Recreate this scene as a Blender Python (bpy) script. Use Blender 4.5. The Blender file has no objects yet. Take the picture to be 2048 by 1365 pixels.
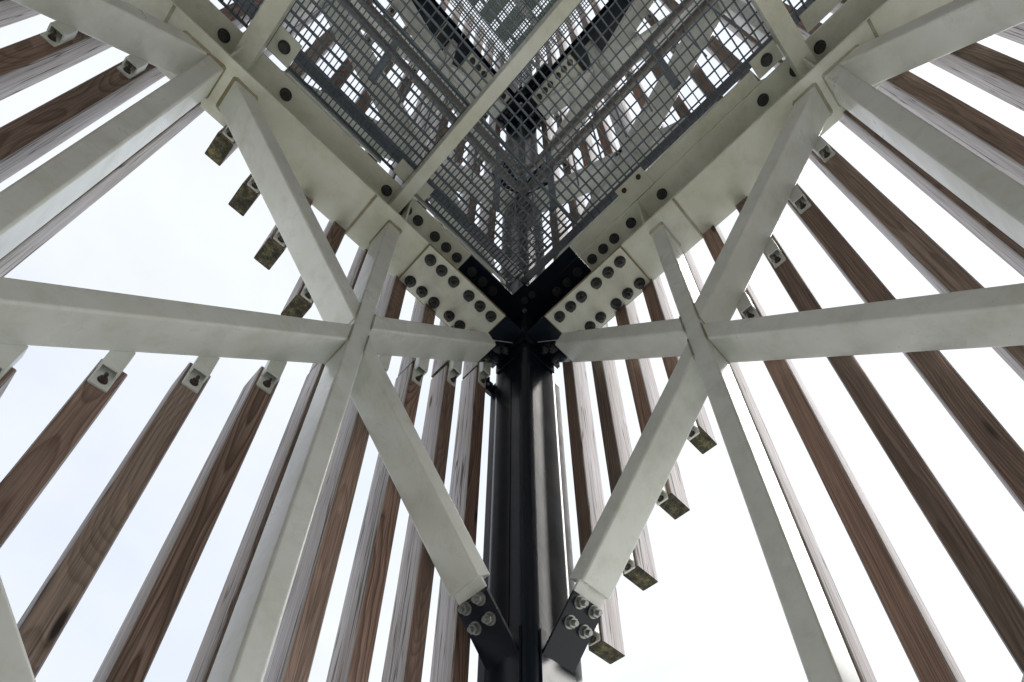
import bpy, bmesh, math, random
from mathutils import Vector, Matrix
random.seed(7)
R = math.radians
S = 1.131                      # metres per layout unit (half a bay)
Z0 = 5.75                      # height of the lower floor beams' underside above the ground
C = bpy.context.scene.collection

# ------------------------------------------------------------------ camera, sky, sun, exposure
sc = bpy.context.scene
cam_d = bpy.data.cameras.new("camera"); cam = bpy.data.objects.new("camera", cam_d); C.objects.link(cam)
cam_d.sensor_width = 36; cam_d.lens = 1438.408 * 36 / 2048
cam_d.shift_x = -57.2 / 2048; cam_d.shift_y = 427.7 / 2048
cam_d.clip_start = 0.02; cam_d.clip_end = 3000
cam.location = (1.52161 * S, 1.46613 * S, -3.7374 * S + Z0)
cam.rotation_euler = (2.36779, 0.02371, 2.33682)
sc.camera = cam

SUN_EL, SUN_AZ = R(50), R(302)          # azimuth measured from +Y clockwise
w = bpy.data.worlds.new("World"); sc.world = w; w.use_nodes = True
nt = w.node_tree; nt.nodes.clear()
def wn(t, **k):
    n = nt.nodes.new(t)
    for a, v in k.items(): setattr(n, a, v)
    return n
out = wn("ShaderNodeOutputWorld"); bg = wn("ShaderNodeBackground"); bg.inputs[1].default_value = 0.125
sky = wn("ShaderNodeTexSky", sky_type='NISHITA', sun_disc=False)
sky.sun_elevation = SUN_EL; sky.sun_rotation = SUN_AZ
tc = wn("ShaderNodeTexCoord"); mp = wn("ShaderNodeMapping"); mp.inputs['Scale'].default_value = (1, 1, 1.5)
n1 = wn("ShaderNodeTexNoise"); n1.inputs['Scale'].default_value = 2.6; n1.inputs['Detail'].default_value = 7; n1.inputs['Roughness'].default_value = 0.55
r1 = wn("ShaderNodeValToRGB")
r1.color_ramp.elements[0].position = 0.33; r1.color_ramp.elements[0].color = (2.12, 2.26, 2.52, 1)
r1.color_ramp.elements[1].position = 0.64; r1.color_ramp.elements[1].color = (2.50, 2.56, 2.66, 1)
mx = wn("ShaderNodeMix", data_type='RGBA'); mx.inputs[0].default_value = 0.94
L = nt.links.new
L(tc.outputs['Generated'], mp.inputs['Vector']); L(mp.outputs[0], n1.inputs['Vector'])
L(n1.outputs['Fac'], r1.inputs[0]); L(sky.outputs[0], mx.inputs[6]); L(r1.outputs[0], mx.inputs[7])
# the overcast brightens towards the hidden sun
sd = Vector((math.sin(SUN_AZ) * math.cos(SUN_EL), math.cos(SUN_AZ) * math.cos(SUN_EL), math.sin(SUN_EL)))
dt = wn("ShaderNodeVectorMath", operation='DOT_PRODUCT'); dt.inputs[1].default_value = sd
mr = wn("ShaderNodeMapRange"); mr.inputs['From Min'].default_value = .25; mr.inputs['From Max'].default_value = 1.0
mr.inputs['To Min'].default_value = 1.0; mr.inputs['To Max'].default_value = 1.06; mr.interpolation_type = 'SMOOTHSTEP'
gl = wn("ShaderNodeVectorMath", operation='SCALE')
L(tc.outputs['Generated'], dt.inputs[0]); L(dt.outputs['Value'], mr.inputs['Value'])
L(mx.outputs[2], gl.inputs[0]); L(mr.outputs[0], gl.inputs['Scale']); L(gl.outputs[0], bg.inputs[0]); L(bg.outputs[0], out.inputs[0])

sun_d = bpy.data.lights.new("sun", 'SUN'); sun_d.energy = 1.5; sun_d.angle = R(40); sun_d.color = (1, .96, .9)
sun = bpy.data.objects.new("sun", sun_d); C.objects.link(sun)
sun.rotation_euler = (-sd).to_track_quat('-Z', 'Y').to_euler(); sun.location = (0, 0, 40)
sc.view_settings.view_transform = 'Standard'; sc.view_settings.look = 'None'
sc.view_settings.exposure = 1.68; sc.view_settings.gamma = 1
sc.render.engine = 'CYCLES'
sc.cycles.max_bounces = 8; sc.cycles.diffuse_bounces = 5; sc.cycles.use_denoising = True
sc.cycles.sample_clamp_indirect = 6

# ------------------------------------------------------------------ materials
class NM:
    def __init__(s, name):
        s.m = bpy.data.materials.new(name); s.m.use_nodes = True; s.t = s.m.node_tree
        s.b = s.t.nodes['Principled BSDF']
    def n(s, t, ins=None, **k):
        x = s.t.nodes.new(t)
        for a, v in k.items(): setattr(x, a, v)
        for a, v in (ins or {}).items():
            if isinstance(v, bpy.types.NodeSocket): s.t.links.new(v, x.inputs[a])
            else: x.inputs[a].default_value = v
        return x
    def math(s, op, a, b=0.0, c=0.0):
        x = s.n("ShaderNodeMath", {0: a, 1: b, 2: c}, operation=op); return x.outputs[0]
    def ramp(s, fac, stops):
        x = s.n("ShaderNodeValToRGB", {0: fac}); e = x.color_ramp.elements
        while len(e) < len(stops): e.new(.5)
        for el, (p, c) in zip(e, stops): el.position = p; el.color = (*c, 1) if len(c) == 3 else c
        return x.outputs[0]
    def mix(s, f, a, b, bt='MIX'):
        x = s.n("ShaderNodeMix", {0: f, 6: a, 7: b}, data_type='RGBA', blend_type=bt); return x.outputs[2]
    def noise(s, v, scale, detail=4, rough=.55):
        return s.n("ShaderNodeTexNoise", {'Vector': v, 'Scale': scale, 'Detail': detail, 'Roughness': rough}).outputs['Fac']
    def pos(s): return s.n("ShaderNodeNewGeometry").outputs['Position']
    def set(s, **k):
        for a, v in k.items():
            a = a.replace('_', ' ')
            if isinstance(v, bpy.types.NodeSocket): s.t.links.new(v, s.b.inputs[a])
            else: s.b.inputs[a].default_value = v
    def bump(s, h, strength, dist):
        x = s.n("ShaderNodeBump", {'Height': h, 'Strength': strength, 'Distance': dist}); s.t.links.new(x.outputs[0], s.b.inputs['Normal'])

def paint(name, base, dirt, rust=True, rough=.36):
    q = NM(name); p = q.pos()
    big = q.noise(p, 3.0, 6, .6); fine = q.noise(p, 60, 4, .6)
    c = q.mix(q.ramp(big, [(.36, (0, 0, 0)), (.66, (1, 1, 1))]), (*base, 1), (*dirt, 1))
    grime = q.math('MULTIPLY', q.ramp(q.noise(p, 9, 7, .7), [(.48, (0, 0, 0)), (.75, (1, 1, 1))]), .42)
    c = q.mix(grime, c, (dirt[0]*.62, dirt[1]*.60, dirt[2]*.52, 1))
    scuff = q.noise(q.n("ShaderNodeVectorMath", {0: p, 1: (46, 46, 9)}, operation='MULTIPLY').outputs[0], 1.0, 4, .7)
    c = q.mix(q.ramp(scuff, [(.66, (0, 0, 0)), (.78, (.5, .5, .5))]), c, (dirt[0]*.5, dirt[1]*.49, dirt[2]*.45, 1))
    spk = q.noise(p, 95, 3, .6)
    c = q.mix(q.ramp(spk, [(.74, (0, 0, 0)), (.78, (1, 1, 1))]), c, (base[0]*.35, base[1]*.32, base[2]*.28, 1))
    if rust:
        r = q.math('MULTIPLY', q.ramp(q.noise(p, 7, 5, .65), [(.64, (0, 0, 0)), (.86, (1, 1, 1))]), q.ramp(q.noise(p, 70, 5, .75), [(.55, (0, 0, 0)), (.66, (1, 1, 1))]))
        c = q.mix(q.math('MULTIPLY', r, .75), c, (.16, .085, .035, 1))
    q.set(Base_Color=c, Roughness=q.math('MULTIPLY_ADD', big, .2, rough - .1))
    q.bump(fine, .06, .004)
    return q.m
M_CREAM = paint("cream_paint", (.72, .755, .735), (.63, .665, .62), rough=.30)
M_BEAM = paint("cream_beam_paint", (.70, .73, .67), (.59, .61, .51), rough=.36)
def blackpaint():
    q = NM("black_gloss_paint"); p = q.pos()
    q.set(Base_Color=q.mix(q.noise(p, 5, 5), (.006, .010, .017, 1), (.011, .017, .028, 1)), Roughness=q.math('MULTIPLY_ADD', q.noise(p, 9, 5), 1.2E-1, .16), Coat_Weight=0.0, Specular_IOR_Level=.30)
    q.bump(q.noise(p, 14, 3, .5), .06, .01)
    return q.m
M_BLACK = blackpaint()
def metal(name, col, rough, met=.8, sc_=40):
    q = NM(name); p = q.pos()
    q.set(Base_Color=q.mix(q.noise(p, sc_, 4), (*col, 1), tuple(x*.55 for x in col) + (1,)), Roughness=q.math('MULTIPLY_ADD', q.noise(p, 30, 3), .2, rough - .1), Metallic=met)
    return q.m
M_BOLT = metal("dark_galvanised_bolt", (.10, .105, .11), .48, .75)
M_ZINC = metal("bright_zinc_bolt", (.42, .44, .43), .42, .8)
M_GRATE = metal("galvanised_grating", (.15, .19, .225), .45, .45, 25)
M_GREEN = metal("green_grey_grating", (.30, .40, .40), .55, .15, 25)
M_STEEL = metal("stainless_tube", (.24, .23, .22), .34, .9, 15)
M_PLANK = metal("grey_green_deck", (.20, .25, .235), .7, 0, 20)
M_TOE = metal("blue_grey_toe_board", (.06, .085, .115), .45, .4, 12)
M_WELD = paint("dirty_weld_paint", (.44, .45, .37), (.22, .19, .11), rough=.45)
M_SEAL = paint("brown_sealant", (.30, .255, .15), (.16, .12, .06), rough=.6)
M_RUSTY = NM("rusty_nut").m; M_RUSTY.node_tree.nodes['Principled BSDF'].inputs['Base Color'].default_value = (.05, .035, .028, 1)
M_RUSTY.node_tree.nodes['Principled BSDF'].inputs['Roughness'].default_value = .6

def wood_coords(q):
    co = q.n("ShaderNodeTexCoord").outputs['Object']; rnd = q.n("ShaderNodeObjectInfo").outputs['Random']
    off = q.n("ShaderNodeCombineXYZ", {0: q.math('MULTIPLY', rnd, 31.7), 1: q.math('MULTIPLY', rnd, 17.3), 2: q.math('MULTIPLY', rnd, 53.1)}).outputs[0]
    v = q.n("ShaderNodeVectorMath", {0: co, 1: off}, operation='ADD').outputs[0]
    return co, rnd, v
def scaled(q, v, sx, sy, sz):
    return q.n("ShaderNodeVectorMath", {0: v, 1: (sx, sy, sz)}, operation='MULTIPLY').outputs[0]
def knots(q, v):
    vo = q.n("ShaderNodeTexVoronoi", {'Vector': scaled(q, v, 7, 7, 1.15), 'Scale': 1.0, 'Randomness': 1.0})
    return vo.outputs['Distance']
def wood_inner():
    q = NM("brown_larch_face"); co, rnd, v = wood_coords(q)
    xyz = q.n("ShaderNodeSeparateXYZ", {0: co})
    lowz = scaled(q, v, .0, .0, .75); nz1 = q.noise(lowz, 1.0, 2, .4)
    nz2 = q.noise(scaled(q, v, 3, 3, 1.6), 1.0, 3, .5)
    k = knots(q, v); kbump = q.ramp(k, [(.05, (1, 1, 1)), (.45, (0, 0, 0))])
    px = q.math('ADD', xyz.outputs[0], q.math('MULTIPLY_ADD', rnd, .09, -.045))
    py = q.math('ADD', xyz.outputs[1], q.math('MULTIPLY_ADD', nz1, q.math('MULTIPLY_ADD', q.math('FRACT', q.math('MULTIPLY', rnd, 5.77)), .17, .03), -.02))
    px = q.math('ADD', px, q.math('MULTIPLY_ADD', nz2, .022, -.011))
    r = q.math('SQRT', q.math('ADD', q.math('MULTIPLY', px, px), q.math('MULTIPLY', py, py)))
    r = q.math('ADD', r, q.math('MULTIPLY', kbump, .015))
    ring = q.math('FRACT', q.math('MULTIPLY', r, 190.0))
    ringc = q.ramp(ring, [(0, (.12, .12, .12)), (.45, (.3, .3, .3)), (.86, (1, 1, 1)), (1, (.12, .12, .12))])
    fib = q.noise(scaled(q, v, 210, 210, 2.2), 1.0, 3, .6)
    strong = q.ramp(q.math('FRACT', q.math('MULTIPLY', rnd, 7.31)), [(.1, (.45, .45, .45)), (.8, (1, 1, 1))])
    light = q.mix(rnd, (.47, .30, .235, 1), (.39, .315, .265, 1)); dark = q.mix(rnd, (.12, .052, .036, 1), (.125, .085, .06, 1))
    c = q.mix(q.math('MULTIPLY', ringc, strong), light, dark)
    c = q.mix(q.ramp(fib, [(.38, (0, 0, 0)), (.72, (.75, .75, .75))]), c, (.06, .04, .03, 1))
    c = q.mix(q.ramp(k, [(.055, (1, 1, 1)), (.10, (0, 0, 0))]), c, (.025, .015, .012, 1))
    stain = q.noise(scaled(q, v, 14, 14, 1.4), 1.0, 6, .65)
    c = q.mix(q.ramp(stain, [(.42, (0, 0, 0)), (.75, (.55, .55, .55))]), c, (.075, .06, .045, 1))
    tone = q.math('MULTIPLY_ADD', q.math('FRACT', q.math('MULTIPLY', rnd, 13.7)), .55, .72)
    c = q.n("ShaderNodeVectorMath", {0: c, 'Scale': tone}, operation='SCALE').outputs[0]
    q.set(Base_Color=c, Roughness=.68); q.bump(q.math('ADD', ringc, fib), .25, .003)
    return q.m
def wood_side():
    q = NM("silver_weathered_face"); co, rnd, v = wood_coords(q)
    fib = q.noise(scaled(q, v, 120, 120, 2.2), 1.0, 5, .65)
    c = q.ramp(fib, [(.3, (.34, .33, .35)), (.64, (.62, .60, .615))])
    crack = q.noise(scaled(q, v, 30, 30, .55), 1.0, 2, .5)
    c = q.mix(q.ramp(q.math('ABSOLUTE', q.math('SUBTRACT', crack, .5)), [(.004, (.85, .85, .85)), (.016, (0, 0, 0))]), c, (.07, .06, .06, 1))
    k = knots(q, v)
    c = q.mix(q.ramp(k, [(.05, (1, 1, 1)), (.10, (0, 0, 0))]), c, (.06, .045, .04, 1))
    st = q.noise(scaled(q, v, 6, 6, .9), 1.0, 4, .6)
    c = q.mix(q.ramp(st, [(.45, (0, 0, 0)), (.8, (.5, .5, .5))]), c, (.26, .205, .165, 1))
    q.set(Base_Color=c, Roughness=.85, Specular_IOR_Level=.25); q.bump(fib, .35, .004)
    return q.m
def wood_end():
    q = NM("mossy_end_grain"); co, rnd, v = wood_coords(q)
    nb = q.noise(scaled(q, v, 30, 30, 30), 1.0, 6, .7); nf = q.noise(v, 160, 4, .7)
    c = q.ramp(q.math('MULTIPLY_ADD', nf, .35, q.math('MULTIPLY', nb, .75)), [(.44, (.014, .013, .010)), (.56, (.05, .046, .028)), (.70, (.17, .16, .075))])
    q.set(Base_Color=c, Roughness=.9); q.bump(nf, .5, .006)
    return q.m
M_WI, M_WS, M_WE = wood_inner(), wood_side(), wood_end()
def ground_mat():
    q = NM("pale_gravel"); p = q.pos()
    c = q.mix(q.noise(p, 1.2, 6), (.64, .63, .57, 1), (.70, .69, .64, 1)); c = q.mix(q.noise(p, 45, 4, .7), c, (.56, .55, .5, 1))
    q.set(Base_Color=c, Roughness=.95); q.bump(q.noise(p, 60, 4), .6, .02)
    return q.m
M_GROUND = ground_mat()

# ------------------------------------------------------------------ building helpers
WORLD = {}                                   # world location of every object (no object is rotated except bolts)
def P(x, y, z): return Vector((x * S, y * S, z * S + Z0))
def W(side, u, n, z): return P(u, n, z) if side == 'L' else P(n, u, z)
def tag(o, label=None, cat=None, group=None, kind=None):
    if label: o['label'] = label
    if cat: o['category'] = cat
    if group: o['group'] = group
    if kind: o['kind'] = kind
    return o
def thing(name, label, cat, loc, group=None):
    o = bpy.data.objects.new(name, None); C.objects.link(o); o.empty_display_size = .1
    o.location = loc; WORLD[o.name] = Vector(loc); return tag(o, label, cat, group)
class MB:
    def __init__(s): s.v = []; s.f = []; s.mi = []
    def add(s, vs, fs, mi=0):
        b = len(s.v); s.v += [Vector(x) for x in vs]
        for k, f in enumerate(fs): s.f.append([b + i for i in f]); s.mi.append(mi if isinstance(mi, int) else mi[k])
    def loft(s, rings, cap=True, close=True, mi=0, mcap=None):
        n = len(rings[0]); vs = [p for r in rings for p in r]; fs = []
        for k in range(len(rings) - 1):
            for i in range(n if close else n - 1):
                j = (i + 1) % n; fs.append((k*n+i, k*n+j, (k+1)*n+j, (k+1)*n+i))
        m = [mi] * len(fs)
        if cap:
            fs.append(tuple(range(n))[::-1]); fs.append(tuple(range((len(rings)-1)*n, len(rings)*n))); m += [mi if mcap is None else mcap] * 2
        s.add(vs, fs, m)
    def box(s, side, u0, u1, n0, n1, z0, z1, ch=0.0, mi=0):
        """axis-aligned box in wall coordinates, edges along its longest axis chamfered by ch"""
        d = {'u': u1-u0, 'n': n1-n0, 'z': z1-z0}; ax = max(d, key=d.get)
        rng = {'u': (u0, u1), 'n': (n0, n1), 'z': (z0, z1)}; o = [a for a in 'unz' if a != ax]
        (a0, a1), (b0, b1) = rng[o[0]], rng[o[1]]
        pr = [(a0, b0), (a1, b0), (a1, b1), (a0, b1)] if ch <= 0 else [(a0+ch, b0), (a1-ch, b0), (a1, b0+ch), (a1, b1-ch), (a1-ch, b1), (a0+ch, b1), (a0, b1-ch), (a0, b0+ch)]
        rings = []
        for e in rng[ax]:
            rr = []
            for a, b in pr:
                c = {ax: e, o[0]: a, o[1]: b}; rr.append(W(side, c['u'], c['n'], c['z']))
            rings.append(rr)
        s.loft(rings, mi=mi)
    def build(s, name, mats, parent=None, loc=None, smooth=True, label=None):
        me = bpy.data.meshes.new(name)
        o = bpy.data.objects.new(name, me); C.objects.link(o)
        if parent is not None:
            o.parent = parent; base = WORLD[parent.name]
        else:
            base = Vector(loc)
        if loc is not None and parent is None: o.location = base
        WORLD[o.name] = Vector(base)
        me.from_pydata([v - base for v in s.v], [], s.f)
        for m in (mats if isinstance(mats, (list, tuple)) else [mats]): me.materials.append(m)
        for p, i in zip(me.polygons, s.mi): p.material_index = i; p.use_smooth = smooth
        bm = bmesh.new(); bm.from_mesh(me); bmesh.ops.recalc_face_normals(bm, faces=bm.faces); bm.to_mesh(me); bm.free()
        if smooth: me.set_sharp_from_angle(angle=R(28))
        if label: o['label'] = label
        return o
def rrect(a, b, r, seg=4):
    """rounded rectangle half sizes a, b"""
    pts = []
    for cx, cy, a0 in ((a-r, b-r, 0), (-a+r, b-r, 90), (-a+r, -b+r, 180), (a-r, -b+r, 270)):
        for k in range(seg + 1):
            t = R(a0 + 90 * k / seg); pts.append((cx + r*math.cos(t), cy + r*math.sin(t)))
    return pts
def place(name, mesh, world, axis, parent, roll=0.0):
    """a small repeated part (bolt, nut) with its own +Z along axis"""
    o = bpy.data.objects.new(name, mesh); C.objects.link(o); o.parent = parent
    q = Vector(axis).to_track_quat('Z', 'Y') @ Matrix.Rotation(roll, 3, 'Z').to_quaternion()
    o.rotation_mode = 'QUATERNION'; o.rotation_quaternion = q; o.location = Vector(world) - WORLD[parent.name]
    return o
def bolt_mesh(name, rad, nut_h, stud, mat, washer=True):
    m = MB()
    def cyl(r, z0, z1, n, rot=0.0):
        m.loft([[Vector((r*math.cos(2*math.pi*i/n+rot), r*math.sin(2*math.pi*i/n+rot), z)) for i in range(n)] for z in (z0, z1)])
    h = 0.0
    if washer: cyl(rad*1.22, -.002, .004, 20); h = .004
    c = rad * .93
    hexa = lambda r: [(r*math.cos(math.pi*i/3), r*math.sin(math.pi*i/3)) for i in range(6)]
    m.loft([[Vector((x, y, z)) for x, y in hexa(r)] for r, z in ((rad, h-.001), (rad, h+nut_h*.85), (c, h+nut_h))])
    cyl(rad*.52, h+nut_h-.001, h+nut_h+stud*.85, 12); cyl(rad*.44, h+nut_h+stud*.84, h+nut_h+stud, 12)
    me = bpy.data.meshes.new(name); me.from_pydata([tuple(v) for v in m.v], [], m.f); me.materials.append(mat)
    bm = bmesh.new(); bm.from_mesh(me); bmesh.ops.recalc_face_normals(bm, faces=bm.faces); bm.to_mesh(me); bm.free()
    return me
B_FLANGE = bolt_mesh("flange_bolt", .0285, .027, .030, M_BOLT)
B_TOP = bolt_mesh("flange_bolt_head", .0265, .022, .004, M_BOLT)
B_BRKT = bolt_mesh("bracket_bolt", .0235, .022, .020, M_ZINC)
B_DARK = bolt_mesh("bracket_bolt_dark", .020, .018, .014, M_BOLT)
B_CLIP = bolt_mesh("clip_bolt", .0125, .012, .020, M_RUSTY)

# measured brace lines of the photographed storey: z = z0 + m * u
LN = {'L': dict(Bi=(-2.32108, 1.2093), Bo=(-2.26317, 1.24002), Ci=(.13306, -1.14293), Co=(.01782, -1.12929), Cn=(2.235, -1.09)),
      'R': dict(Bi=(-2.33441, 1.18836), Bo=(-2.23569, 1.21075), Ci=(.14689, -1.16201), Co=(.03483, -1.1225), Cn=(2.27, -1.11))}
POST = {'L': (1.0, 1.9636), 'R': (1.00837, 1.97665)}
TW, TN, SP, FW = .0412, .0765, .0372, .1326        # brace half width, tube half depth, post half width, flange half width
SIDEW = {'L': 'left', 'R': 'right'}

def end_ring(z0, m, off, cut):
    """cross section of a brace; cut = ('u',u) vertical, ('z',z) level, ('p',u) square, lower edge at u"""
    Ln = math.hypot(1, m); ring = []
    for q, n in off:
        if cut[0] == 'u': s = (cut[1] + q*m/Ln) * Ln
        elif cut[0] == 'z': s = (cut[1] - z0 - q/Ln) * Ln / m
        else: s = cut[1]*Ln - TW*m
        ring.append((s/Ln - q*m/Ln, n, z0 + s*m/Ln + q/Ln))
    return ring
def weld(mb, side, ring, dirv, d=.011):
    c = Vector((sum(p[0] for p in ring), sum(p[1] for p in ring), sum(p[2] for p in ring))) / len(ring)
    outer, mid, inner = [], [], []
    for i, p in enumerate(ring):
        v = Vector(p); o = v - c; o = o / max(o.length, 1e-6); j = d * (1 + .18*math.sin(i*2.3))
        outer.append(W(side, *(v + o*j))); mid.append(W(side, *(v + o*j*.55 + Vector(dirv)*j*.5))); inner.append(W(side, *(v + Vector(dirv)*j + o*.0005)))
    mb.loft([outer, mid, inner], cap=False)
def brace(side, line, c0, c1, dz, label, group, w0=False, w1=False, mat=None, lo=False):
    z0, m = line; z0 += dz
    off = [(a, b) for a, b in rrect(TW, TN, .010, 5)]
    r0, r1 = end_ring(z0, m, off, c0), end_ring(z0, m, off, c1)
    mid = [(sum(p[i] for p in r0 + r1) / (2*len(r0))) for i in range(3)]
    low = min(r0 + r1, key=lambda p: p[2])
    t = thing("diagonal_brace", label, "steel brace", W(side, low[0], 0, low[2]), group)
    mb = MB(); mb.loft([[W(side, *p) for p in r0], [W(side, *p) for p in r1]]); mb.build("tube", mat or M_CREAM, t, smooth=False)
    Ln = math.hypot(1, m); a = Vector((1/Ln, 0, m/Ln))
    for flag, rr, d in ((w0, r0, a), (w1, r1, -a)):
        if flag:
            b = MB(); weld(b, side, rr, d, .011 if (rr is r0 and c0[0] == "z") or (rr is r1 and c1[0] == "z") else .009); b.build("weld_bead", M_WELD, t)
    return t
def clip(side, u, z_leg, tab_lo, parent, mb_up=.03, full=True):
    """angle clip: level leg under the tube, upright tab bolted to the slat"""
    t = MB(); fl = tab_lo + (z_leg - tab_lo)*.55 if full else z_leg
    t.box(side, u-.027, u+.027, -.1135, -.106, tab_lo, z_leg+mb_up, .004)
    t.box(side, u-.027, u-.0205, -.1058, -.077, fl, z_leg+mb_up); t.box(side, u+.0205, u+.027, -.1058, -.077, fl, z_leg+mb_up)
    t.box(side, u-.0268, u+.0268, -.0768, -.0715, fl, z_leg+mb_up, .001)
    o = t.build("slat_clip", M_CREAM, parent)
    ax = (0, 1, 0) if side == 'L' else (1, 0, 0)
    place("bolt", B_CLIP, W(side, u-.002, -.106, tab_lo + min(.028, (fl-tab_lo)*.55)), ax, o, random.random())
    return o

# ------------------------------------------------------------------ ground
g = MB(); g.add([(-900, -900, 0), (900, -900, 0), (900, 900, 0), (-900, 900, 0)], [(0, 1, 2, 3)])
tag(g.build("ground", M_GROUND, None, (0, 0, 0), smooth=False), kind="structure")

# ------------------------------------------------------------------ corner column
LEV = (0.0, 4.93)
HC = .130
col = thing("corner_column", "glossy black steel column in the corner where the two slatted walls meet", "column", (0, 0, 0))
mb = MB(); sec = rrect(HC, HC, .050, 14)
mb.loft([[P(x, y, z) for x, y in sec] for z in (-Z0/S, 9.4)]); mb.build("shaft", M_BLACK, col, smooth=False)
for side in 'LR':
    if side == 'L':
        mb = MB(); mb.box('R', .018, .024, HC+.0003, HC+.004, -Z0/S, -.30, .001); mb.build("weld_seam", M_BLACK, col)
    mb = MB(); mb.box(side, .070, HC-.008, -.148, -.106, -Z0/S, -.22, .002)
    if side == 'L': mb.box(side, HC-.007, .190, -.1455, -.125, -.325, -.215, .004); mb.box(side, .170, .186, -.1245, -.100, -.30, -.235, .003)
    mb.build("side_strip", M_BLACK, col)
for dz in LEV:
    for side in 'LR':
        mb = MB()
        for z0, z1, n in ((0, .018, FW), (.336, .354, FW)): mb.box(side, HC-.002, .557, -n, n, dz+z0, dz+z1, .002)
        mb.box(side, HC-.002, .5565, -.007, .007, dz+.0182, dz+.3358)
        if side == "R": mb.box(side, FW+.1003, .5565, FW+.0005, .205, dz+.342, dz+.352, .002)
        mb.build("beam_stub", M_BLACK, col)
        st = MB(); st.box(side, HC+.0005, HC+.02, -FW+.001, FW-.001, dz-.05, dz-.0005); st.build("stub_gusset", M_BLACK, col)
        for key, sg in (('Bi', 1), ('Ci', -1)):
            z0, m = LN[side][key]; z0 += dz; Ln = math.hypot(1, m)
            br = MB(); off = -.031*Ln if key == 'Bi' else -.028*Ln
            ua, ub = (.139, .292) if key == 'Bi' else (.139, .300)
            a0, a1 = (-.079, .079)
            th = .012*Ln
            ring = lambda u: [W(side, u, a0, z0+off+m*u), W(side, u, a1, z0+off+m*u), W(side, u, a1, z0+off+th+m*u), W(side, u, a0, z0+off+th+m*u)]
            br.loft([ring(ua), ring(ub)]); o = br.build("brace_bracket", M_BLACK, col)
            nd = Vector((m/Ln, 0, -1/Ln)); wn_ = (nd.x, 0, nd.z) if side == 'L' else (0, nd.x, nd.z)
            us = (.284, .233) if key == 'Bi' else (.255, .198)
            for u in us:
                for n in (-.038, .036):
                    place("bolt", B_BRKT if key == 'Bi' else B_DARK, W(side, u, n, z0+off+m*u), wn_, o, random.random())
            zb = z0 + off + m*.135
            bp = MB()
            lo, hi = (zb-.125, zb+.115) if key == 'Bi' else (zb-.10, zb+.06)
            bp.box(side, HC+.0005, .1392, -.092, .088, lo, hi, .004); bp.build("base_plate", M_BLACK, col)
    cap = MB(); cap.box('L', HC-.001, FW, HC-.001, FW, dz+.0005, dz+.0175); cap.box('L', HC-.001, FW+.10, HC-.001, FW+.10, dz+.337, dz+.353, .003); o = cap.build("corner_plate", M_BLACK, col)
    for a, b in ((.155, .215), (.16, .16)): place("bolt", B_DARK, P(a, b, dz+.337), (0, 0, -1), o, .3)

# ------------------------------------------------------------------ floor beams
def floor_beam(side, dz, mat, label, u1=4.6):
    t = thing("floor_beam", label, "steel beam", W(side, .56, 0, dz), "H beams carrying the floors")
    mb = MB()
    for z0, z1 in ((0, .018), (.336, .354)): mb.box(side, .5595, u1, -FW, FW, dz+z0, dz+z1, .003)
    mb.box(side, .56, u1, -.007, .007, dz+.0182, dz+.3358); mb.build("beam_body", mat, t)
    sp = MB(); sp.box(side, .29, .82, -.129, .1345, dz-.0165, dz-.0005, .003); o = sp.build("splice_plate", M_BEAM, t)
    se = MB()
    for a in ((.2845, .290, -.131, .1365), (.820, .8265, -.131, .1365), (.2905, .8195, .1346, .1385), (.2905, .8195, -.1325, -.1291)): se.box(side, *a, dz-.0135, dz-.0004)
    se.build("sealant_line", M_SEAL, o)
    for u in (.346, .426, .505, .613, .694, .773):
        for n in (-.0805, .0805): place("bolt", B_FLANGE, W(side, u + random.uniform(-.002, .002), n, dz-.0165), (0, 0, -1), o, random.random()*3)
    us = (.333, .412, .495, .605, .686, .767, .886, 1.098, 1.72, 1.9, 2.03) if side == 'R' else (.333, .41, .493, .606, .685, .767, .886, .963, 1.098, 1.705, 2.03)
    for u in us: place("flange_bolt", B_TOP, W(side, u, .066, dz+.336), (0, 0, -1), t, random.random()*3)
    for u in (.972, 1.93, 2.9):
        st = MB(); st.box(side, u, u+.009, .0075, FW-.004, dz+.0185, dz+.3355); st.build("stiffener", mat, t)
    wb = MB()
    for u in (1.154, 2.18): wb.box(side, u-.006, u+.006, -FW+.002, FW-.002, dz-.004, dz-.0003, .0015)
    wb.build("seam_weld", M_WELD, t)
    return t
for dz, nm in zip(LEV, ("lower", "upper")):
    for side in 'LR':
        if dz == 0: floor_beam(side, dz, M_BEAM, f"cream H beam along the {SIDEW[side]} wall, bolted to the black column")
        else: floor_beam(side, dz, M_BLACK, f"black H beam high above the grating on the {SIDEW[side]}, with pale splice plate")

# ------------------------------------------------------------------ posts
def post(side, u, z_lo, z_hi, label, weld_top):
    t = thing("vertical_post", label, "steel post", W(side, u, 0, z_lo), "steel tube posts of the walls")
    off = [(u+a, b) for a, b in rrect(SP, TN, .0095, 5)]
    mb = MB(); mb.loft([[W(side, a, b, z) for a, b in off] for z in (z_lo, z_hi)]); mb.build("tube", M_CREAM, t, smooth=False)
    if weld_top:
        b = MB(); weld(b, side, [(a, n, z_hi) for a, n in off], (0, 0, -1)); b.build("weld_bead", M_WELD, t)
    return t
for side in 'LR':
    for i, u in enumerate(POST[side]):
        wh = ("near the column, crossed by the braces", "far from the column, with brace ends beside its top")[i]
        post(side, u, -Z0/S, 0, f"pale {SIDEW[side]} wall post {wh}", True)
        post(side, u, .3545, LEV[1], f"pale {SIDEW[side]} post above the grating, the one {('nearer', 'farther')[i]} {('to', 'from')[i]} the column", False)

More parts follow.
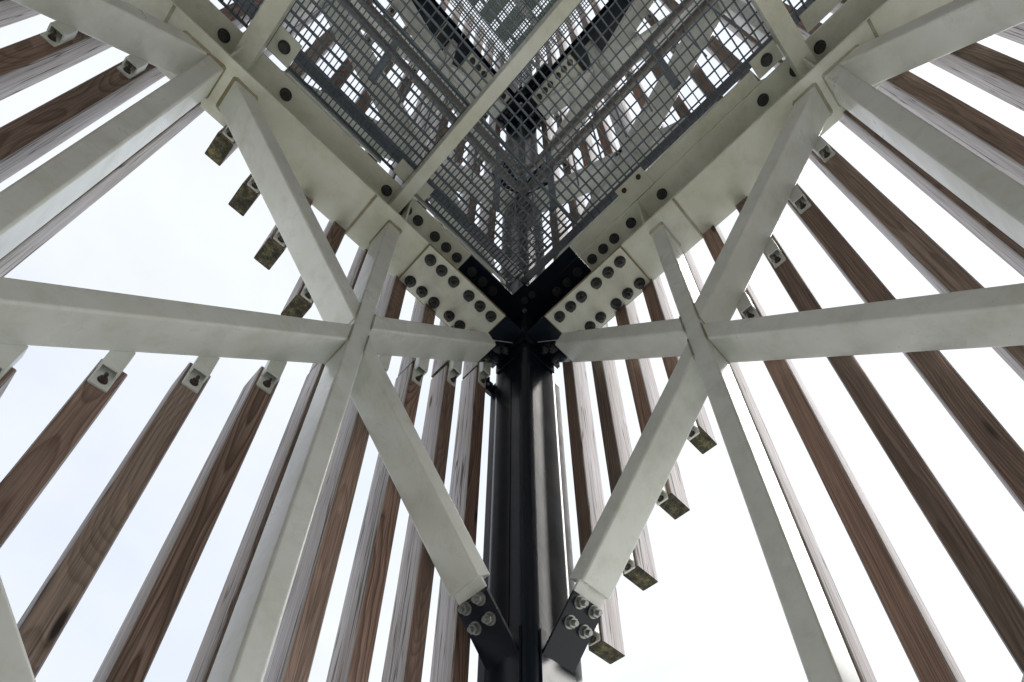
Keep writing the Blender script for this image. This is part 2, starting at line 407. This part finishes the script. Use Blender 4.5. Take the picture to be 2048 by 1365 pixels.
# ------------------------------------------------------------------ diagonal braces
BR = {}
GB = "steel tube braces crossing at the posts"
for side in 'LR':
    sw = SIDEW[side]; ua, ub = POST[side]; l = LN[side]
    lowB, lowC = (-2.82 - 1.21*1.52, 1.21), (-2.42, -1.14)
    for dz in LEV:
        hi = dz > 0; ab = " high above the grating" if hi else ""
        BR[side, 'Bi', dz] = brace(side, l['Bi'], ('p', .337), ('u', ua-SP+.002), dz, f"pale brace from the black bracket up to the {sw} post node{ab}", GB, False, True)
        BR[side, 'Ci', dz] = brace(side, l['Ci'], ('p', .293), ('u', ua-SP+.002), dz, f"short pale brace between column and {sw} post node, under the beam{ab}", GB, False, True)
        BR[side, 'Bo', dz] = brace(side, l['Bo'], ('u', ua+SP-.002), ('z', dz), dz, f"pale brace from {sw} post node up to the beam{ab}", GB, True, True)
        BR[side, 'Co', dz] = brace(side, l['Co'], ('u', ua+SP-.002), ('u', ub-SP+.002), dz, f"wide pale brace running outward from the {sw} post node{ab}", GB, True, True)
        BR[side, 'Cn', dz] = brace(side, l['Cn'], ('z', dz), ('u', 3.0), dz, f"pale brace hugging the {sw} beam beyond the far post{ab}", GB, True, False)
        if not hi:
            for nm, ln in (('below', lowB),):
                brace(side, ln, ('u', .33), ('u', ub-SP+.002), 0, f"lowest pale brace on the {sw} wall, at the bottom edge", GB)
        else:
            brace(side, (lowB[0]+dz, lowB[1]), ('u', .33), ('u', ua-SP+.002), 0, f"rising pale brace above the grating, {sw} wall, column to nearer post", GB)
            brace(side, (lowB[0]+dz, lowB[1]), ('u', ua+SP-.002), ('u', ub-SP+.002), 0, f"rising pale brace above the grating, {sw} wall, between the posts", GB)
            brace(side, (lowC[0]+dz, lowC[1]), ('u', .15), ('u', ua-SP+.002), 0, f"falling pale brace above the grating, {sw} wall, column to nearer post", GB)
            brace(side, (lowC[0]+dz, lowC[1]), ('u', ua+SP-.002), ('z', .3545), 0, f"falling pale brace above the grating, {sw} wall, between the posts", GB)
    for key in ('Bi', 'Ci'):                       # tongue plates slotted into the tube ends at the column
        z0, m = l[key]; Ln = math.hypot(1, m)
        for dz in LEV:
            tg = MB(); off = -.018*Ln if key == 'Bi' else -.014*Ln; th = .012*Ln; u0, u1 = (.20, .345) if key == 'Bi' else (.17, .335)
            ring = lambda u: [W(side, u, a, z0+dz+off+b+m*u) for a, b in ((-.07, 0), (.07, 0), (.07, th), (-.07, th))]
            tg.loft([ring(u0), ring(u1)]); tg.build("tongue_plate", M_CREAM, BR[side, key, dz])

# ------------------------------------------------------------------ timber slats
SLAT_W, N_IN, N_OUT = .0372, -.115, -.240
def slat_u(k): return .2215 + .1943*k
ORD = ["first", "second", "third", "fourth", "fifth", "sixth", "seventh", "eighth", "ninth", "tenth", "eleventh", "twelfth", "thirteenth", "fourteenth", "fifteenth"]
def slat(side, k, zlo, zhi, label, group):
    u = slat_u(k) + random.uniform(-.003, .003); hw = SLAT_W + random.uniform(-.0012, .0012); ch = .0035
    tl = random.uniform(-.004, .004)
    pr = [(-hw+ch, N_OUT), (hw-ch, N_OUT), (hw, N_OUT+ch), (hw, N_IN-ch), (hw-ch, N_IN), (-hw+ch, N_IN), (-hw, N_IN-ch), (-hw, N_OUT+ch)]
    nseg = max(2, int((zhi-zlo)/.35)); rings = []
    ph = random.random()*6
    for i in range(nseg+1):
        z = zlo + (zhi-zlo)*i/nseg; b = .0022*math.sin(z*1.7+ph) + tl*(i/nseg-.5)
        rings.append([W(side, u+a+b, n, z) for a, n in pr])
    m = MB(); n8 = 8
    m.loft(rings, mi=1, mcap=2)
    for f in range(len(m.f) - 2): m.mi[f] = 0 if f % n8 in (0, 4) else 1
    o = m.build("timber_slat", [M_WI, M_WS, M_WE], None, W(side, u, (N_IN+N_OUT)/2, zlo))
    return tag(o, label, "wood slat", group)
zl = lambda side, key, u: LN[side][key][0] + LN[side][key][1]*u
TOPZ = 8.6
for k in range(14):
    u = slat_u(k); nth = ORD[k]
    gl, gu = "slats hanging below the left braces", "upper slats of the left wall"
    if k >= 9:
        slat('L', k, -4.7, TOPZ, "unbroken timber slat seen edge-on beside the far left post" if k == 9 else f"unbroken timber slat running up behind the far left brace, {nth} from the column", "unbroken slats of the left wall")
    else:
        if k <= 4: lt, ubm = zl('L', 'Ci', u)-.095, zl('L', 'Ci', u)-.062
        else: lt, ubm = zl('L', 'Co', u)-.085, zl('L', 'Bo', u)-.055
        place_ = "below the short brace" if k <= 4 else "below the wide outward brace"
        slat('L', k, -4.7, lt, f"brown left slat hanging {place_}, {nth} from the column", gl)
        pu = "ending above the short brace" if k <= 4 else "with mossy end above the gap"
        slat('L', k, ubm, TOPZ, f"upper left timber slat {pu}, {nth} from the column", gu)
    gr = "slats of the right wall"
    if k <= 3: slat('R', k, zl('R', 'Bi', u)-.055 + (.008, .02, .04, .06)[k], TOPZ, f"right wall slat with sawn lower end in the gap, {nth} from the column", gr)
    else: slat('R', k, -4.7, TOPZ, f"full height timber slat on the right wall, {nth} from the column", gr)
# clips
for k in range(14):
    u = slat_u(k)
    if k <= 3:
        zc = zl('L', 'Ci', u); clip('L', u, zc-.085, zc-.235, BR['L', 'Ci', 0.0], .06)
        zc = zl('R', 'Ci', u)
    if 5 <= k <= 8:
        zc = zl('L', 'Co', u); clip('L', u, zc-.105, zc-.205, BR['L', 'Co', 0.0], .07)
        zc = zl('L', 'Bo', u); clip('L', u, zc+.02, zc-.045, BR['L', 'Bo', 0.0], .03)
        zc = zl('R', 'Bo', u); clip('R', u, zc-.105, zc-.205, BR['R', 'Bo', 0.0], .07)
    if k >= 10:
        zc = zl('L', 'Cn', u); clip('L', u, zc-.095, zc-.185, BR['L', 'Cn', 0.0], .07)
    if k <= 3:
        zc = zl('R', 'Bi', u); clip('R', u, zc+.01, zc-.04, BR['R', 'Bi', 0.0], .03)
    if 1 <= k <= 8:
        for side in 'LR':
            for key in (('Ci', 'Bi') if k <= 3 else ('Co', 'Bo') if k >= 5 else ()):
                zc = zl(side, key, u) + LEV[1]; clip(side, u, zc-.09, zc-.19, BR[side, key, LEV[1]], .07)

# ------------------------------------------------------------------ floor joists under the grating
def joist(axis, a0, a1, b0, b1, z0, z1, label):
    side = 'R' if axis == 'Y' else 'L'         # Y: runs along the right wall direction
    t = thing("floor_joist", label, "joist", W(side, b0, (a0+a1)/2, z0), "joists carrying the grating")
    mb = MB(); mb.box(side, b0, b1, a0, a1, z0, z1, .003); mb.build("joist_body", M_BEAM, t)
    return t
ZG = .362
j1 = joist('Y', .998, 1.058, .0075, 4.2, .200, .330, "long cream joist crossing the middle of the grating from the left beam")
j2 = joist('Y', 1.872, 1.957, .0075, 4.2, .200, .330, "cream joist at upper left, rust along its edges, by the far left post")
j3 = joist('X', 1.888, 1.975, .0075, 1.8715, .200, .330, "cream joist at upper right meeting the right beam by the far post")
def tab(side_axis, x0, x1, y0, y1, z, parent, bolt=True):
    m = MB(); m.box('L', x0, x1, y0, y1, z, z+.010, .002); o = m.build("clip_plate", M_BEAM, parent)
    if bolt: place("bolt", B_TOP, P((x0+x1)/2, (y0+y1)/2, z), (0, 0, -1), o, .4)
tab('L', 1.757, 1.8715, .165, .285, .338, j2); tab('L', 1.0585, 1.135, .165, .245, .338, j1, False); tab('L', .925, .9975, .165, .245, .338, j1, False)
tab('R', .150, .245, 1.755, 1.8875, .338, j3)
for nm, (x0, x1, y0, y1, lab) in {"a": (.1335, .208, .56, 1.745, "flat cream edge plate carrying the grating along the right beam"), "b": (.150, .235, 2.02, 3.0, "second flat cream edge plate along the right beam beyond the joist")}.items():
    t = thing("edge_plate", lab, "steel plate", P(x0, y0, .345)); m = MB(); m.box('L', x0, x1, y0, y1, .345, .3555, .002); m.build("plate", M_BEAM, t)
    if nm == "a":
        c2 = MB(); c2.box('L', .1385, .250, .925, 1.10, .334, .3447, .002); o = c2.build("clip_plate", M_BEAM, t)
        for y in (.965, 1.06): place("bolt", B_CLIP, P(.222, y, .334), (0, 0, -1), o, .2)
t = thing("edge_angle", "thin pale angle lit along the left beam where the grating begins", "steel angle", P(.3, .14, .36))
m = MB(); m.box('L', .30, 1.06, .138, .143, .356, .415); m.box('L', 1.20, 1.75, .138, .143, .356, .415); m.build("upright_leg", M_CREAM, t)

# ------------------------------------------------------------------ gratings
def grating(x0, x1, y0, y1, z, px, py, label, mat=None, hx=.034, hy=.013, tx=.0054, ty=.0050, group="grating panels of the lower floor"):
    """bars along X every py, bars along Y every px"""
    t = thing("floor_grating", label, "grating", P(x0, y0, z), group); mat = mat or M_GRATE
    b = MB(); n = max(2, round((y1-y0)/py))
    for i in range(1, n):
        y = y0 + (y1-y0)*i/n; b.box('L', x0, x1, y-tx/2, y+tx/2, z, z+hx)
    b.build("bearing_bars", mat, t, smooth=False)
    c = MB(); n = max(2, round((x1-x0)/px))
    for i in range(1, n):
        x = x0 + (x1-x0)*i/n; c.box('L', x-ty/2, x+ty/2, y0, y1, z+hx-hy, z+hx)
    c.build("cross_bars", mat, t, smooth=False)
    e = MB(); th = .005
    e.box('L', x0, x1, y0, y0+th, z, z+hx+.001); e.box('L', x0, x1, y1-th, y1, z, z+hx+.001)
    e.box('L', x0, x0+th, y0+th, y1-th, z, z+hx+.001); e.box('L', x1-th, x1, y0+th, y1-th, z, z+hx+.001)
    e.build("edge_bars", mat, t, smooth=False)
for x0, x1, wx in ((.272, 1.026, "by the black corner"), (1.030, 1.900, "between the two left joists"), (1.935, 2.75, "at the top left beyond the joist")):
    grating(x0, x1, .155, .655, ZG, .0245, .050, f"fine galvanised grating panel along the left beam {wx}")
for x0, x1, y0, y1, wx in ((.212, 1.026, .660, 1.925, "along the right beam with the wider mesh"), (1.030, 1.900, .660, 1.925, "between the joists overhead"), (.212, 1.026, 1.975, 2.9, "beyond the right joist at the top edge")):
    grating(x0, x1, y0, y1, ZG, .055, .0442, f"wider mesh galvanised grating panel {wx}")
GU = LEV[1] + .37
for x0, x1, y0, y1, wx in ((.235, 1.3, .215, 1.3, "by the corner"), (1.31, 2.6, .215, 1.3, "along the left wall"), (.235, 1.3, 1.31, 2.6, "along the right wall"), (1.31, 2.6, 1.31, 2.6, "farthest from the corner")):
    grating(x0, x1, y0, y1, GU, .030, .026, f"green grey grating of the upper floor {wx}", M_GREEN, .040, .022, .007, .006, "grating panels of the upper floor")
for i in range(11):
    x = .1 + .27*i
    m = MB(); m.box('R', .1, 3.0, x, x+.185, 7.6, 7.65, .004)
    tag(m.build("deck_plank", M_PLANK, None, P(x, .1, 7.6)), f"grey green roof deck plank seen through both gratings, {ORD[i]} from the corner", "plank", "roof deck planks")
for i, y in enumerate((.5, 1.5, 2.5)):
    m = MB(); m.box('L', .1, 3.0, y, y+.08, 7.45, 7.598, .004)
    tag(m.build("deck_bearer", M_WS, None, P(.1, y, 7.45)), f"timber bearer under the roof deck planks, {ORD[i]} from the column", "beam", "bearers under the roof deck")

# ------------------------------------------------------------------ guard railing with its rounded corner
def sweep(mb, pts, r, n=12):
    rings = []
    for i, p in enumerate(pts):
        d = (pts[min(i+1, len(pts)-1)] - pts[max(i-1, 0)]).normalized()
        a = d.cross(Vector((0, 0, 1))); a = a.normalized() if a.length > 1e-4 else Vector((1, 0, 0)); b = d.cross(a)
        rings.append([p + a*r*math.cos(2*math.pi*k/n) + b*r*math.sin(2*math.pi*k/n) for k in range(n)])
    mb.loft(rings)
rail = thing("guard_railing", "stainless guard railing with rounded corner standing above the grating", "railing", P(.4, .4, ZG+.03))
RN = .395
for nm, z in (("top_rail", 1.47), ("mid_rail", 1.10)):
    cr = .11; pts = [P(2.9, RN, z), P(RN+cr, RN, z)] + [P(RN+cr-cr*math.sin(R(a)), RN+cr-cr*math.cos(R(a)), z) for a in range(10, 90, 10)] + [P(RN, RN+cr, z), P(RN, 2.9, z)]
    m = MB(); sweep(m, pts, .029); m.build(nm, M_STEEL, rail)
for side in 'LR':
    for u in (.62, 1.45, 2.3):
        m = MB(); m.box(side, u-.022, u+.022, RN-.007, RN+.007, ZG+.03, 1.45, .002); m.build("rail_post", M_GRATE, rail)
    for u in [.47 + .165*i for i in range(14)]:
        if min(abs(u-q) for q in (.62, 1.45, 2.3)) < .05: continue
        m = MB(); sweep(m, [W(side, u, RN, ZG+.03), W(side, u, RN, 1.08)], .0055, 6); m.build("baluster", M_GRATE, rail)
    m = MB(); m.box(side, .212, 2.7, .203, .209, ZG+.034, ZG+.165, .001); m.build("toe_board", M_TOE, rail)
# ------------------------------------------------------------------ two unseen board walls behind the viewer, added to keep the tower's inside dim
FAR = 3.95
for side in 'LR':
    for k in range(20):
        u = .1 + .1943*k
        m = MB(); m.box(side, u-.082, u+.082, FAR, FAR+.06, -4.2, TOPZ, .0035)
        tag(m.build("shade_wall_board", M_WI, None, W(side, u, FAR+.03, -4.2)), f"broad timber board added for shade on the {('north', 'east')[side == 'R']} wall behind the viewer", "wood board", f"boards added for shade on the {('north', 'east')[side == 'R']} wall behind the viewer")
for x0, x1, y0, y1, wx in ((2.76, 3.9, .155, 3.9, "reaching the wall boards at the left"), (.212, 2.75, 2.91, 3.9, "reaching the wall boards at the right"), (1.905, 2.75, .660, 2.9, "over the viewer's head")):  # solid plates added out of view to hold skylight off the interior
    t = thing("shade_floor_plate", f"steel floor plate added for shade {wx}", "steel plate", P(x0, y0, ZG), "floor plates added for shade behind the viewer")
    m = MB(); m.box('L', x0, x1, y0, y1, ZG, ZG+.01); m.build("plate", M_GRATE, t)
